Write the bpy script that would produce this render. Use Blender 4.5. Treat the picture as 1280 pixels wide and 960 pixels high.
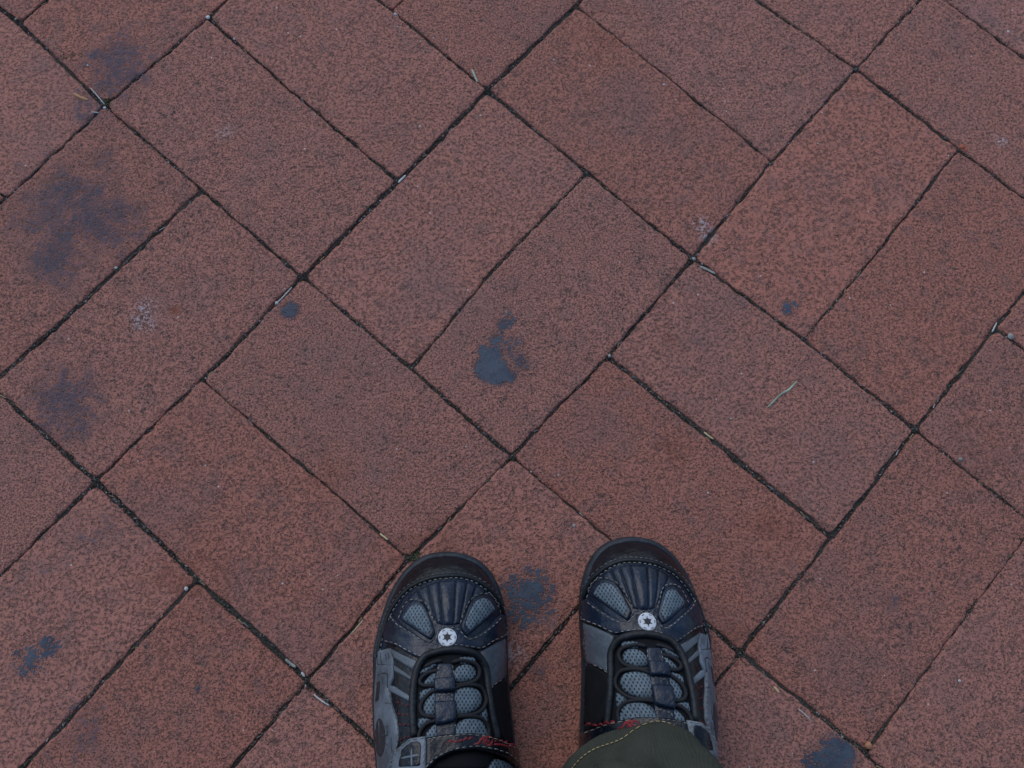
import bpy, bmesh, math, random
import numpy as np
from mathutils import Vector, Matrix
from mathutils.geometry import delaunay_2d_cdt

for o in list(bpy.data.objects): bpy.data.objects.remove(o)
scene = bpy.context.scene
COL = scene.collection
R = math.radians
random.seed(7)
rng = np.random.default_rng(11)

# ------------------------------------------------------------------ camera
cam_data = bpy.data.cameras.new('camera')
cam_data.sensor_width = 36.0
cam_data.lens = 38.99
cam_data.clip_start = .01
cam_data.clip_end = 400
cam = bpy.data.objects.new('camera', cam_data); COL.objects.link(cam)
cam.location = (0, 0, .7692)
cam.rotation_euler = (.2742, -.0301, 0)
scene.camera = cam

# ------------------------------------------------------------------ sky, sun, exposure (overcast)
SUN_ELEV, SUN_AZ = R(50), R(-30)          # azimuth from +y, clockwise
world = bpy.data.worlds.new('World'); scene.world = world; world.use_nodes = True
wn = world.node_tree.nodes; wl = world.node_tree.links
bg = wn['Background']
sky = wn.new('ShaderNodeTexSky'); sky.sky_type = 'NISHITA'; sky.sun_disc = False
sky.sun_elevation = SUN_ELEV; sky.sun_rotation = SUN_AZ
sky.air_density = 1.0; sky.dust_density = 1.0; sky.ozone_density = 1.0
wl.new(sky.outputs[0], bg.inputs[0]); bg.inputs[1].default_value = .13
sun_d = bpy.data.lights.new('sun', 'SUN'); sun_d.energy = .6; sun_d.angle = R(45); sun_d.color = (1, .985, .965)
sun = bpy.data.objects.new('sun', sun_d); COL.objects.link(sun)
sd = Vector((math.sin(SUN_AZ)*math.cos(SUN_ELEV), math.cos(SUN_AZ)*math.cos(SUN_ELEV), math.sin(SUN_ELEV)))
sun.rotation_euler = (-sd).to_track_quat('-Z', 'Y').to_euler(); sun.location = sd*5
vs = scene.view_settings
vs.view_transform = 'Standard'; vs.look = 'None'; vs.gamma = 1.0; vs.use_curve_mapping = False
vs.exposure = 0.47
scene.cycles.max_bounces = 5; scene.cycles.diffuse_bounces = 3; scene.cycles.glossy_bounces = 3

# ------------------------------------------------------------------ helpers
def tag(o, label=None, cat=None, group=None, kind=None):
    if label: o['label'] = label
    if cat: o['category'] = cat
    if group: o['group'] = group
    if kind: o['kind'] = kind
    return o
def link_mesh(name, V, F, mats, parent=None, smooth=True, midx=None, loc=None):
    me = bpy.data.meshes.new(name)
    me.from_pydata([tuple(v) for v in V], [], [tuple(int(i) for i in f) for f in F])
    for m in (mats if isinstance(mats, (list, tuple)) else [mats]): me.materials.append(m)
    if smooth: me.polygons.foreach_set('use_smooth', [True]*len(me.polygons))
    if midx is not None: me.polygons.foreach_set('material_index', [int(i) for i in midx])
    me.update()
    o = bpy.data.objects.new(name, me); COL.objects.link(o)
    if parent: o.parent = parent
    if loc is not None: o.location = loc
    return o
def empty(name, loc):
    o = bpy.data.objects.new(name, None); COL.objects.link(o); o.location = loc; o.empty_display_size = .02
    return o
def hash2(ix, iy, seed):
    h = np.sin(ix*127.1+iy*311.7+seed*74.7)*43758.5453
    return h-np.floor(h)
def vnoise(x, y, seed=0):
    ix, iy = np.floor(x), np.floor(y); fx, fy = x-ix, y-iy
    fx = fx*fx*(3-2*fx); fy = fy*fy*(3-2*fy)
    return (hash2(ix, iy, seed)*(1-fx)+hash2(ix+1, iy, seed)*fx)*(1-fy)+(hash2(ix, iy+1, seed)*(1-fx)+hash2(ix+1, iy+1, seed)*fx)*fy

# ------------------------------------------------------------------ materials
class NT:
    def __init__(s, name):
        s.m = bpy.data.materials.new(name); s.m.use_nodes = True
        s.t = s.m.node_tree; s.b = s.t.nodes['Principled BSDF']
    def n(s, typ, **k):
        x = s.t.nodes.new(typ)
        for a, v in k.items(): setattr(x, a, v)
        return x
    def put(s, sock, v):
        if v is None: return
        if hasattr(v, 'is_output'): s.t.links.new(v, sock)
        else: sock.default_value = (*v, 1) if isinstance(v, tuple) and len(v) == 3 and sock.type == 'RGBA' else v
    def math(s, op, a, b=None, c=None, clamp=False):
        x = s.n('ShaderNodeMath', operation=op, use_clamp=clamp)
        for i, v in enumerate((a, b, c)): s.put(x.inputs[i], v)
        return x.outputs[0]
    def vmath(s, op, a, b):
        x = s.n('ShaderNodeVectorMath', operation=op); s.put(x.inputs[0], a); s.put(x.inputs[1], b); return x.outputs[0]
    def noise(s, vec, scale, detail=3, rough=.55, dist=0.):
        x = s.n('ShaderNodeTexNoise'); s.put(x.inputs['Vector'], vec)
        x.inputs['Scale'].default_value = scale; x.inputs['Detail'].default_value = detail
        x.inputs['Roughness'].default_value = rough; x.inputs['Distortion'].default_value = dist
        return x.outputs['Fac']
    def step(s, v, lo, hi, a=0., b=1.):
        x = s.n('ShaderNodeMapRange', interpolation_type='SMOOTHSTEP'); s.put(x.inputs[0], v)
        for i, q in enumerate((lo, hi, a, b)): s.put(x.inputs[i+1], q)
        return x.outputs[0]
    def mix(s, f, a, b, blend='MIX'):
        x = s.n('ShaderNodeMix', data_type='RGBA', blend_type=blend)
        s.put(x.inputs[0], f); s.put(x.inputs[6], a); s.put(x.inputs[7], b); return x.outputs[2]
    def bump(s, h, strength, dist, normal=None):
        x = s.n('ShaderNodeBump'); x.inputs['Strength'].default_value = strength; x.inputs['Distance'].default_value = dist
        s.put(x.inputs['Height'], h); s.put(x.inputs['Normal'], normal); return x.outputs[0]
    def done(s, color=None, rough=None, normal=None, metal=None, spec=None, sheen=None):
        for k, v in (('Base Color', color), ('Roughness', rough), ('Normal', normal), ('Metallic', metal), ('Specular IOR Level', spec), ('Sheen Weight', sheen)):
            s.put(s.b.inputs[k], v)
        return s.m

def brick_material(far=False):
    t = NT('fired_clay_brick')
    pos = t.n('ShaderNodeNewGeometry').outputs['Position']
    rnd = t.n('ShaderNodeObjectInfo').outputs['Random']
    off = t.n('ShaderNodeCombineXYZ'); t.put(off.inputs[2], t.math('MULTIPLY', rnd, 37.0))
    p = t.vmath('ADD', pos, off.outputs[0])
    rb = t.math('FRACT', t.math('MULTIPLY', rnd, 13.7))
    sc = t.n('ShaderNodeVectorMath', operation='SCALE'); t.put(sc.inputs[0], p); t.put(sc.inputs['Scale'], t.math('MULTIPLY_ADD', rb, .55, .72)); pf = sc.outputs[0]   # each brick has its own grain size
    big = t.noise(p, 13, 2, .6)
    mid = t.noise(p, 70, 2, .65)
    spk = t.noise(pf, 560, 2, .75)
    spk2 = t.noise(pf, 235, 2, .7)
    fin = t.noise(p, 1300, 0, .6)
    red = t.mix(t.step(spk, .31, .64), (.136, .062, .046), (.355, .147, .108))              # clay grains, dark and light
    red = t.mix(t.step(big, .58, .84, 0, .22), red, (.290, .112, .072))                     # orange patches of the firing
    red = t.mix(t.step(big, .50, .26, 0, .40), red, (.175, .104, .096))                     # greyer, purplish patches
    film = t.math('MULTIPLY', t.step(mid, .50, .68), t.step(spk2, .36, .58))
    red = t.mix(t.math('MULTIPLY', film, .42), red, (.105, .080, .078))                      # grey-brown dirt film in blotches
    red = t.mix(t.step(fin, .45, .75, 0, .40), red, (.38, .185, .150))
    dark2 = t.math('MULTIPLY', t.step(spk2, .44, .33), t.step(mid, .34, .62, .10, .75))
    red = t.mix(t.math('MULTIPLY', dark2, t.math('MULTIPLY_ADD', rb, .6, .6)), red, (.066, .048, .043))
    pit = t.math('MULTIPLY', t.step(fin, .42, .28), t.step(spk, .54, .42))
    red = t.mix(t.math('MULTIPLY', pit, .8), red, (.030, .022, .020))
    hsv = t.n('ShaderNodeHueSaturation'); t.put(hsv.inputs['Color'], red)
    t.put(hsv.inputs['Value'], t.math('MULTIPLY_ADD', rnd, .09, .955)); t.put(hsv.inputs['Saturation'], t.math('MULTIPLY_ADD', t.math('FRACT', t.math('MULTIPLY', rnd, 7.3)), .08, .97))
    col = hsv.outputs[0]
    vo = t.n('ShaderNodeTexVoronoi'); t.put(vo.inputs['Vector'], p); vo.inputs['Scale'].default_value = 105
    sep0 = t.n('ShaderNodeSeparateColor'); t.put(sep0.inputs[0], vo.outputs['Color'])
    grain = t.math('MULTIPLY', t.step(vo.outputs['Distance'], .085, .05), t.math('GREATER_THAN', sep0.outputs[0], .84))
    col = t.mix(t.math('MULTIPLY', grain, .75), col, (.52, .50, .48))                        # pale quartz grains
    rough = t.math('MULTIPLY_ADD', spk, .2, .68)
    h = t.math('ADD', t.math('MULTIPLY', t.step(spk, .30, .55), .6), t.math('MULTIPLY', t.step(spk2, .28, .5), .8))
    if not far:
        at = t.n('ShaderNodeAttribute', attribute_name='stain'); sp = t.n('ShaderNodeSeparateColor'); t.put(sp.inputs[0], at.outputs['Color'])
        hf = spk2; mf = mid
        blot = t.math('ADD', t.math('MULTIPLY', t.math('SUBTRACT', hf, .5), .9), t.math('MULTIPLY', t.math('SUBTRACT', spk, .5), 1.5))
        tar = t.step(t.math('ADD', sp.outputs[0], blot), .50, .60)
        tar = t.math('MULTIPLY', tar, t.step(sp.outputs[0], .04, .12))
        cloud = t.math('ADD', t.math('MULTIPLY', t.math('SUBTRACT', spk, .5), 1.9), t.math('ADD', t.math('MULTIPLY', t.math('SUBTRACT', spk2, .5), 1.3), t.math('MULTIPLY', t.math('SUBTRACT', mid, .5), .9)))
        dif = t.math('MULTIPLY', t.step(t.math('ADD', t.math('MULTIPLY', sp.outputs[1], .88), cloud), .42, .95), t.step(sp.outputs[1], .05, .30))
        col = t.mix(t.math('MULTIPLY', dif, .78), col, (.044, .054, .078))
        pale = t.math('MULTIPLY', sp.outputs[2], t.step(t.math('ADD', t.math('MULTIPLY', spk, .6), t.math('MULTIPLY', spk2, .4)), .49, .58))
        col = t.mix(pale, col, (.36, .38, .41))
        col = t.mix(t.math('MULTIPLY', at.outputs['Alpha'], t.step(mf, .35, .6)), col, (.20, .058, .028))
        col = t.mix(t.math('MULTIPLY', tar, t.step(spk, .34, .46, .55, .97)), col, t.mix(t.step(mid, .35, .65), (.030, .048, .072), (.048, .072, .100)))
        rough = t.math('SUBTRACT', rough, t.math('MULTIPLY', tar, .25))
        h = t.math('ADD', t.math('MULTIPLY', h, t.math('SUBTRACT', 1., t.math('MULTIPLY', tar, .75))), t.math('MULTIPLY', tar, 1.3))
    if far:                                                       # beyond the built bricks the same bond goes on as a material
        q = t.vmath('SUBTRACT', pos, (-.1315, .2993, 0.)); sx = t.n('ShaderNodeSeparateXYZ'); t.put(sx.inputs[0], q)
        ca, sa, k = math.cos(.7175)/.103, math.sin(.7175)/.103, t.math
        u = k('SUBTRACT', k('MULTIPLY', sx.outputs[0], ca), k('MULTIPLY', sx.outputs[1], sa)); v = k('ADD', k('MULTIPLY', sx.outputs[0], sa), k('MULTIPLY', sx.outputs[1], ca))
        par = k('FLOORED_MODULO', k('ADD', k('FLOOR', k('MULTIPLY', u, .5)), k('FLOOR', k('MULTIPLY', v, .5))), 2.)
        pu, pv = k('PINGPONG', u, 1.), k('PINGPONG', v, 1.)
        odd = k('ADD', k('MULTIPLY', par, k('SUBTRACT', 1., pv)), k('MULTIPLY', k('SUBTRACT', 1., par), k('SUBTRACT', 1., pu)))
        line = t.step(k('MINIMUM', k('MINIMUM', pu, pv), odd), .016, .008)
        col = t.mix(line, col, (.035, .033, .028))
    return t.done(col, rough, t.bump(h, .9, .0008), spec=.25)
M_BRICK = brick_material()

def joint_material():
    t = NT('dirty_joint_sand'); p = t.n('ShaderNodeNewGeometry').outputs['Position']
    a = t.noise(p, 900, 3, .7); b = t.noise(p, 60, 3, .6)
    c = t.mix(t.step(a, .35, .7), (.018, .018, .015), (.075, .068, .056))
    c = t.mix(t.step(b, .5, .75, 0, .5), c, (.022, .030, .016))
    return t.done(c, .95, t.bump(a, 1, .001))
M_JOINT = joint_material()
def flat(name, color, rough=.8, grain=0, spec=.4, metal=0., var=.25, gscale=900, bumpd=.0002):
    t = NT(name); p = t.n('ShaderNodeNewGeometry').outputs['Position']
    a = t.noise(p, gscale, 3, .6); b = t.noise(p, 90, 4, .6)
    c = t.mix(t.step(b, .3, .7), tuple(x*(1-var) for x in color), tuple(min(1, x*(1+var)) for x in color))
    r = t.math('MULTIPLY_ADD', b, .24, rough-.12)
    return t.done(c, r, t.bump(a, grain, bumpd) if grain else None, spec=spec, metal=metal)
M_GRIT = [flat('dark_grit', (.030, .029, .024), .9), flat('brown_grit', (.075, .060, .044), .9), flat('grey_grit', (.13, .13, .125), .8), flat('pale_grit', (.32, .32, .31), .6), flat('clay_grit', (.16, .06, .04), .9), flat('straw_flake', (.22, .17, .10), .8), flat('moss_flake', (.050, .062, .032), .9)]
def leather(name, color, rough, scuff, var=.3):
    t = NT(name); p = t.n('ShaderNodeNewGeometry').outputs['Position']
    g = t.noise(p, 1500, 2, .6); w = t.noise(p, 160, 4, .7); big = t.noise(p, 45, 3, .6); cr = t.noise(p, 260, 3, .6, 1.5)
    c = t.mix(t.step(big, .3, .7), tuple(x*(1-var) for x in color), tuple(x*(1+var) for x in color))
    c = t.mix(t.math('MULTIPLY', t.step(w, .56, .74), scuff), c, (.034, .042, .054))
    c = t.mix(t.step(t.noise(p, 800, 2, .5), .68, .74, 0, .25), c, (.10, .10, .10))                  # dust
    r = t.math('MULTIPLY_ADD', w, .34, rough-.17)
    n = t.bump(cr, .5, .0007, t.bump(big, .5, .004, t.bump(g, .3, .00025)))
    return t.done(c, r, n, spec=.30)
M_BLACK = leather('black_leather', (.0035, .0055, .0095), .20, .25)
M_NAVY = leather('blue_black_leather', (.0070, .0140, .0280), .23, .25)
M_RUBBER = leather('scuffed_rubber', (.013, .019, .026), .5, .8)
M_BIND = leather('binding', (.006, .009, .0125), .5, .5)
M_SILVER = leather('silver_grey_leather', (.078, .096, .115), .32, .3, .25)
M_PRINT = leather('pale_grey_print', (.100, .124, .148), .45, .6, .45)
M_INK = flat('dark_ink', (.014, .015, .020), .6)
M_LACE = flat('black_cord', (.006, .007, .010), .75, .6, gscale=1800)
M_LINING = flat('black_lining', (.006, .007, .009), .8, .5, spec=.15)
M_THREAD = flat('tan_thread', (.19, .18, .155), .8, var=.5)
M_THREAD2 = flat('grey_thread', (.095, .105, .11), .8, var=.5)
M_RED = flat('red_thread', (.17, .018, .020), .8)
M_REDINK = flat('red_lettering', (.17, .010, .014), .6)
M_WHITE = flat('white_badge', (.48, .52, .56), .45, var=.15)
def mesh_fabric():
    t = NT('open_mesh_fabric'); uv = t.n('ShaderNodeUVMap', uv_map='plan').outputs[0]
    sx = t.n('ShaderNodeSeparateXYZ'); t.put(sx.inputs[0], uv); x, y = sx.outputs[0], sx.outputs[1]
    k = 2*math.pi/2.35
    a = t.math('SINE', t.math('ADD', t.math('MULTIPLY', x, k), t.math('MULTIPLY', y, k*.62)))
    b = t.math('SINE', t.math('SUBTRACT', t.math('MULTIPLY', x, k), t.math('MULTIPLY', y, k*.62)))
    m = t.math('MULTIPLY', t.math('ADD', a, b), .5)
    hole = t.step(m, .12, .50)
    p = t.n('ShaderNodeNewGeometry').outputs['Position']; nz = t.noise(p, 220, 3, .6)
    c = t.mix(t.step(nz, .3, .7), (.058, .092, .120), (.108, .155, .190))
    c = t.mix(hole, c, (.008, .010, .013))
    return t.done(c, .7, t.bump(hole, -1.0, .0007))
M_MESH = mesh_fabric()
def cloth():
    t = NT('olive_twill'); p = t.n('ShaderNodeNewGeometry').outputs['Position']
    w = t.n('ShaderNodeTexWave', wave_type='BANDS', bands_direction='DIAGONAL'); t.put(w.inputs['Vector'], p); w.inputs['Scale'].default_value = 420; w.inputs['Distortion'].default_value = 2
    n1 = t.noise(p, 40, 4, .6); n2 = t.noise(p, 700, 3, .6)
    c = t.mix(t.step(n1, .3, .72), (.030, .033, .027), (.045, .049, .040))
    c = t.mix(t.step(n2, .4, .7, 0, .35), c, (.054, .060, .044))
    return t.done(c, .95, t.bump(t.math('ADD', w.outputs['Fac'], n2), .5, .0004), spec=.12)
M_CLOTH = cloth()

# ------------------------------------------------------------------ the pavement: basket-weave bricks on a bed
UNIT = .103                                  # one brick width with its joint; a brick is 2 x 1 units
ORG = np.array([-.1315, .2993]); ANG = .7175
UD = np.array([math.cos(ANG), -math.sin(ANG)]); VD = np.array([math.sin(ANG), math.cos(ANG)])
SHIFT = {(0,0): (0.2, -2.1), (1,0): (4.3, -4.3), (0,1): (0.9, -1.3), (0,2): (-0.1, -0.5), (-1,2): (1.6, 0.8), (-2,0): (-2.2, 0.6), (-3,0): (2.2, 3.6), (-2,1): (2.7, 1.7), (-1,0): (-1, -0.8), (2,2): (-0.3, -3.5), (2,1): (1.6, -3.8), (1,2): (-1.1, -2.4), (2,3): (-2.8, -0.6), (0,3): (2.3, -1.2), (2,4): (1.1, 3.7), (3,4): (-1.4, 2.7), (3,2): (1.1, 0.5), (4,3): (0.1, 1.4), (4,2): (0.1, 1.2), (4,1): (0.3, 0.7), (2,0): (-0.6, -0.9), (0,-2): (0.7, -0.6), (0,-1): (0.3, -4.1), (-1,-2): (-2.8, 0.3), (2,-2): (-1.7, 0.6), (1,-2): (-1.7, 0.2), (2,-1): (-3.9, 3.8), (4,0): (-0.9, -0.2), (5,0): (1.9, 2.4)}

def node(u, v):
    s = SHIFT.get((u, v), (0, 0))
    return ORG+UNIT*(u*UD+v*VD)+np.array(s)*.001
# joint widths in mm where they differ from the usual: (kind, constant, from, to)
JOINTS = [('u', 0, 0, 2, 3.0), ('v', 1, 2, 4, 2.9), ('v', -2, 0, 2, 3.8), ('v', 0, 4, 5, 3.4), ('v', 0, -4, -2, 3.2), ('u', 4, 0, 3, 2.6), ('u', -1, -2, 0, 2.4),
          ('u', 0, -1, 0, 2.8), ('v', 3, 0, 2, .9), ('u', -2, -2, 2, 1.3), ('u', 5, 0, 2, 1.0), ('v', 2, 4, 6, 1.2), ('u', 3, 2, 4, 1.3), ('v', 0, 0, 2, 1.7), ('u', 1, 0, 2, 1.5),
          ('u', 0, -2, -1, 1.5), ('u', 0, 2, 4, 2.6), ('u', 3, -2, 0, 2.6), ('v', -2, -2, 0, 2.6), ('v', 4, 2, 4, 2.2), ('u', 1, -4, -2, 2.0), ('v', -2, 2, 4, 3.2), ('u', 2, 2, 4, 2.2), ('v', 2, 2, 4, 2.2), ('v', 0, -2, 0, 2.0)]
def joint(kind, c, a, b):
    m = (a+b)/2
    for k, cc, s, e, w in JOINTS:
        if k == kind and cc == c and s < m < e: return w*.82
    return 1.4+((hash2(c*3.1, m*1.7, 5)-.5)*.8)
STAINS = [  # place on the pavement, radius mm, strengths: tar, diffuse dark, pale, rust
    ((0.0058, 0.2283), 9.5, 1.3, 0, 0, 0), ((0.0128, 0.2242), 9, 1.3, 0, 0, 0), ((0.0220, 0.2219), 6, .85, 0, 0, 0), ((0.0022, 0.2416), 4.5, 1.0, 0, 0, 0), ((0.0086, 0.2381), 7, 1.1, 0, 0, 0), ((0.0121, 0.2503), 7, .70, 0, 0, 0), ((0.0167, 0.2614), 7, .70, 0, 0, 0), ((0.0226, 0.2639), 5, .66, 0, 0, 0), ((0.0208, 0.2707), 4, .6, 0, 0, 0), ((0.0295, 0.2322), 8, .64, 0, 0, 0), ((0.0208, 0.2430), 15, .50, 0, 0, 0),
    ((-0.1392, 0.2709), 8, .86, 0, 0, 0), ((0.2385, -0.0384), 15, .85, 0, 0, 0), ((0.2258, -0.0434), 13, .72, 0, 0, 0), ((-0.2989, 0.0230), 15, .56, 0, 0, 0), ((-0.2868, 0.0319), 11, .62, 0, 0, 0), ((-0.1851, 0.0051), 2.6, .8, 0, 0, 0),
    ((-0.2599, -0.0227), 24, .12, .6, 0, 0), ((-0.3075, 0.3485), 44, .14, .85, 0, 0), ((-0.2828, 0.3372), 32, .14, .9, 0, 0), ((-0.3095, 0.3127), 26, .14, .85, 0, 0), ((-0.2845, 0.3842), 17, 0, .6, 0, 0), ((-0.2808, 0.4716), 30, .14, 1, 0, 0), ((-0.2914, 0.4539), 20, 0, .7, 0, 0), ((-0.3002, 0.4331), 20, .15, .8, 0, 0),
    ((-0.2943, 0.1991), 28, .16, .95, 0, 0), ((-0.2843, 0.1846), 20, 0, .7, 0, 0), ((-0.3051, 0.2466), 20, 0, .35, 0, 0), ((0.0341, 0.0642), 24, .66, .9, 0, 0), ((0.0297, 0.0513), 15, .62, .8, 0, 0), ((-0.2606, 0.1140), 26, 0, .45, 0, 0), ((-0.2908, 0.0677), 30, 0, .25, 0, 0),
    ((0.2289, 0.2767), 10, .54, .4, 0, 0), ((0.2396, 0.2353), 13, .36, .4, 0, 0), ((0.0425, 0.0181), 11, 0, .75, 0, 0), ((0.2853, 0.0600), 9, 0, .55, 0, 0), ((0.2104, 0.1474), 13, 0, .45, 0, 0), ((0.1637, 0.2450), 11, 0, .45, 0, 0),
    ((-0.2220, 0.1421), 10, 0, .45, 0, 0), ((-0.3372, 0.4021), 30, 0, .2, 0, 0), ((0.3743, 0.2316), 16, 0, .35, 0, 0), ((0.3611, 0.3724), 18, 0, .25, 0, 0), ((0.1056, 0.3788), 10, 0, .3, 0, 0), ((-0.1471, 0.0051), 9, 0, .6, 0, 0),
    ((-0.2441, 0.2722), 6, 0, 0, .6, 0), ((-0.2450, 0.2636), 7, 0, 0, .9, 0), ((-0.2407, 0.2600), 5, 0, 0, .7, 0), ((0.1664, 0.3419), 6, .30, .3, .8, 0), ((0.1703, 0.3348), 6, .30, .3, .7, 0), ((0.4038, 0.4166), 4, 0, 0, 1.0, 0), ((0.0242, 0.0270), 7, 0, 0, .6, 0), ((-0.1967, 0.4138), 5, 0, 0, .5, 0),
    ((-0.2225, 0.2700), 4, 0, .0, 0, .9), ((0.1361, 0.2478), 8, 0, 0, 0, .55), ((0.2023, 0.1104), 22, 0, 0, 0, .35), ((-0.2006, 0.0814), 26, 0, 0, 0, .45), ((-0.1060, 0.1512), 18, 0, 0, 0, .3), ((0.1401, 0.1701), 12, 0, 0, 0, .35), ((0.0994, 0.5074), 30, 0, 0, 0, .3), ((-0.0377, 0.1011), 24, 0, 0, 0, .35), ((0.1730, 0.0367), 20, 0, 0, 0, .3), ((0.3567, 0.1715), 22, 0, 0, 0, .25)]
def stain_field(P):
    out = np.zeros((len(P), 4))
    for (x, y), r, *st in STAINS:
        d2 = ((P[:, 0]-x)**2+(P[:, 1]-y)**2)/(r*.001)**2
        if d2.min() > 9: continue
        dx = vnoise(P[:, 0]*140+x*50, P[:, 1]*140, 3)-.5
        g = np.exp(-(d2*(1+dx*(.35 if st[0] > .5 else .9)))**1.3*.8)
        for i, s in enumerate(st): out[:, i] = np.maximum(out[:, i], s*g)
    return out
ground = link_mesh('ground', [(-150, -150, -.004), (150, -150, -.004), (150, 150, -.004), (-150, 150, -.004)], [(0, 1, 2, 3)], brick_material(True), smooth=False)
tag(ground, 'red brick paving running on beyond the picture', 'ground', kind='structure')
pavement = link_mesh('pavement', [(-.88, -.62, -.0019), (.88, -.62, -.0019), (.88, 1.02, -.0019), (-.88, 1.02, -.0019)], [(0, 1, 2, 3)], M_JOINT, smooth=False)
tag(pavement, 'red clay brick pavement laid in basket weave with dark sandy joints', 'pavement', kind='structure')

def make_brick(u0, v0, along_u, fine, idx):
    """one brick from its six nodes: corners and the middles of the long sides"""
    du, dv = (2, 1) if along_u else (1, 2)
    if along_u: rows = [[node(u0+i, v0) for i in range(3)], [node(u0+i, v0+1) for i in range(3)]]
    else:       rows = [[node(u0+1, v0+i) for i in range(3)], [node(u0, v0+i) for i in range(3)]]
    rows = np.array(rows)                                     # rows[side][station along the length]
    if along_u: w = [joint('v', v0, u0, u0+2), joint('v', v0+1, u0, u0+2), joint('u', u0, v0, v0+1), joint('u', u0+2, v0, v0+1)]
    else:       w = [joint('u', u0+1, v0, v0+2), joint('u', u0, v0, v0+2), joint('v', v0, u0, u0+1), joint('v', v0+2, u0, u0+1)]
    ins = [q/2*.001+rng.uniform(-.00015, .0002) for q in w]
    L, Wd = 2*UNIT, UNIT
    na, nb = (66, 34) if fine else (10, 6)
    def stations(n, length, i0, i1):
        e = np.array([0, .0004, .0009, .0016, .0026, .004]) if fine else np.array([0, .003])
        core = np.linspace(e[-1], 1, n)[1:] if False else np.linspace(.0065, length-i0-i1-.0065, n)
        s = np.concatenate([e, core, (length-i0-i1)-e[::-1]])
        return s
    A = stations(na, L, ins[2], ins[3]); B = stations(nb, Wd, ins[0], ins[1])
    la, lb = A[-1], B[-1]
    a, b = np.meshgrid(A, B, indexing='ij'); a = a.ravel(); b = b.ravel()
    ta = (a+ins[2])/L*2; tb = (b+ins[0])/Wd
    i = np.clip(np.floor(ta), 0, 1).astype(int); f = ta-i
    lo = rows[0][i]*(1-f)[:, None]+rows[0][i+1]*f[:, None]; hi = rows[1][i]*(1-f)[:, None]+rows[1][i+1]*f[:, None]
    P = lo*(1-tb)[:, None]+hi*tb[:, None]
    ea, eb = np.minimum(a, la-a), np.minimum(b, lb-b)
    c = P.mean(0)
    tx = rows[0][2]-rows[0][0]; tx /= np.linalg.norm(tx); ty = np.array([-tx[1], tx[0]])
    z = np.zeros(len(P))
    if fine:
        chip = np.clip(vnoise(P[:, 0]*160, P[:, 1]*160, idx)-.55, 0, 1)*2.2+np.clip(vnoise(P[:, 0]*420, P[:, 1]*420, idx+9)-.62, 0, 1)*1.6
        Rr = .0012+.0034*chip
        for e in (ea, eb):
            q = np.clip(1-e/Rr, 0, 1); z -= Rr*(1-np.sqrt(np.clip(1-q*q, 0, 1)))*.9
        z += (vnoise(P[:, 0]*28, P[:, 1]*28, idx)-.5)*.0007+(vnoise(P[:, 0]*300, P[:, 1]*300, idx+1)-.5)*.00030+(vnoise(P[:, 0]*130, P[:, 1]*130, idx+2)-.5)*.0004
        rc = .0025+.0045*vnoise(np.round(P[:, 0]*12), np.round(P[:, 1]*12), idx+6)
        cd = np.hypot(np.clip(rc-ea, 0, None), np.clip(rc-eb, 0, None))-rc
        z -= np.clip(cd, 0, None)*1.6                                              # worn, rounded corners
        k = np.clip(1-np.minimum(ea, eb)/.004, 0, 1)
        wob = (vnoise(P[:, 0]*330, P[:, 1]*330, idx+3)-.5)*.0012+(vnoise(P[:, 0]*90, P[:, 1]*90, idx+4)-.5)*.0014+(vnoise(P[:, 0]*22, P[:, 1]*22, idx+5)-.5)*.0012
        sgn_a = np.where(a < la/2, -1, 1)*(ea <= eb); sgn_b = np.where(b < lb/2, -1, 1)*(eb < ea)
        P = P+(k*wob*sgn_a)[:, None]*tx+(k*wob*sgn_b)[:, None]*ty
    tilt = rng.normal(0, .0022, 2); zc = rng.normal(0, .00035)
    z += zc+(P-c)@tx*tilt[0]*.6+(P-c)@ty*tilt[1]
    nA, nB = len(A), len(B)
    V = np.c_[P-c, z]
    I = np.arange(nA*nB).reshape(nA, nB)
    F = np.stack([I[:-1, :-1], I[1:, :-1], I[1:, 1:], I[:-1, 1:]], -1).reshape(-1, 4)
    rim = np.concatenate([I[:, 0], I[-1, 1:], I[-2::-1, -1], I[0, -2:0:-1]])
    base = len(V); low = V[rim].copy(); low[:, 2] = -.055
    r2 = np.roll(np.arange(len(rim)), -1); k = np.arange(len(rim))
    side = np.stack([rim[k], base+k, base+r2, rim[r2]], -1)
    o = link_mesh('brick', np.vstack([V, low]), np.vstack([F, side]), M_BRICK, pavement, loc=(c[0], c[1], 0))
    if fine:
        st = np.zeros((len(V)+len(low), 4)); st[:len(V)] = stain_field(P)
        at = o.data.color_attributes.new('stain', 'FLOAT_COLOR', 'POINT'); at.data.foreach_set('color', st.ravel())
    else:
        at = o.data.color_attributes.new('stain', 'FLOAT_COLOR', 'POINT'); at.data.foreach_set('color', np.zeros((len(V)+len(low))*4))
    return o
FRAME = [(-.36, -.06), (-.43, .56), (.49, .58), (.42, -.06)]
cells = []
for a in range(-7, 9):
    for b in range(-8, 8):
        for k in range(2):
            au = (a+b) % 2 != 0
            u0, v0 = (2*a, 2*b+k) if au else (2*a+k, 2*b)
            c = ORG+UNIT*((u0+(1 if au else .5))*UD+(v0+(.5 if au else 1))*VD)
            if abs(c[0]) < .98 and -.72 < c[1] < 1.12: cells.append((u0, v0, au, c))
edges = []
for n, (u0, v0, au, c) in enumerate(cells):
    fine = -.50 < c[0] < .56 and -.17 < c[1] < .66
    make_brick(u0, v0, au, fine, n)
    if fine:
        du, dv = (2, 1) if au else (1, 2)
        for kind, cc, s, e in (('v', v0, u0, u0+du), ('u', u0, v0, v0+dv)):
            for q in range(s, e): edges.append((kind, cc, q))

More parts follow.
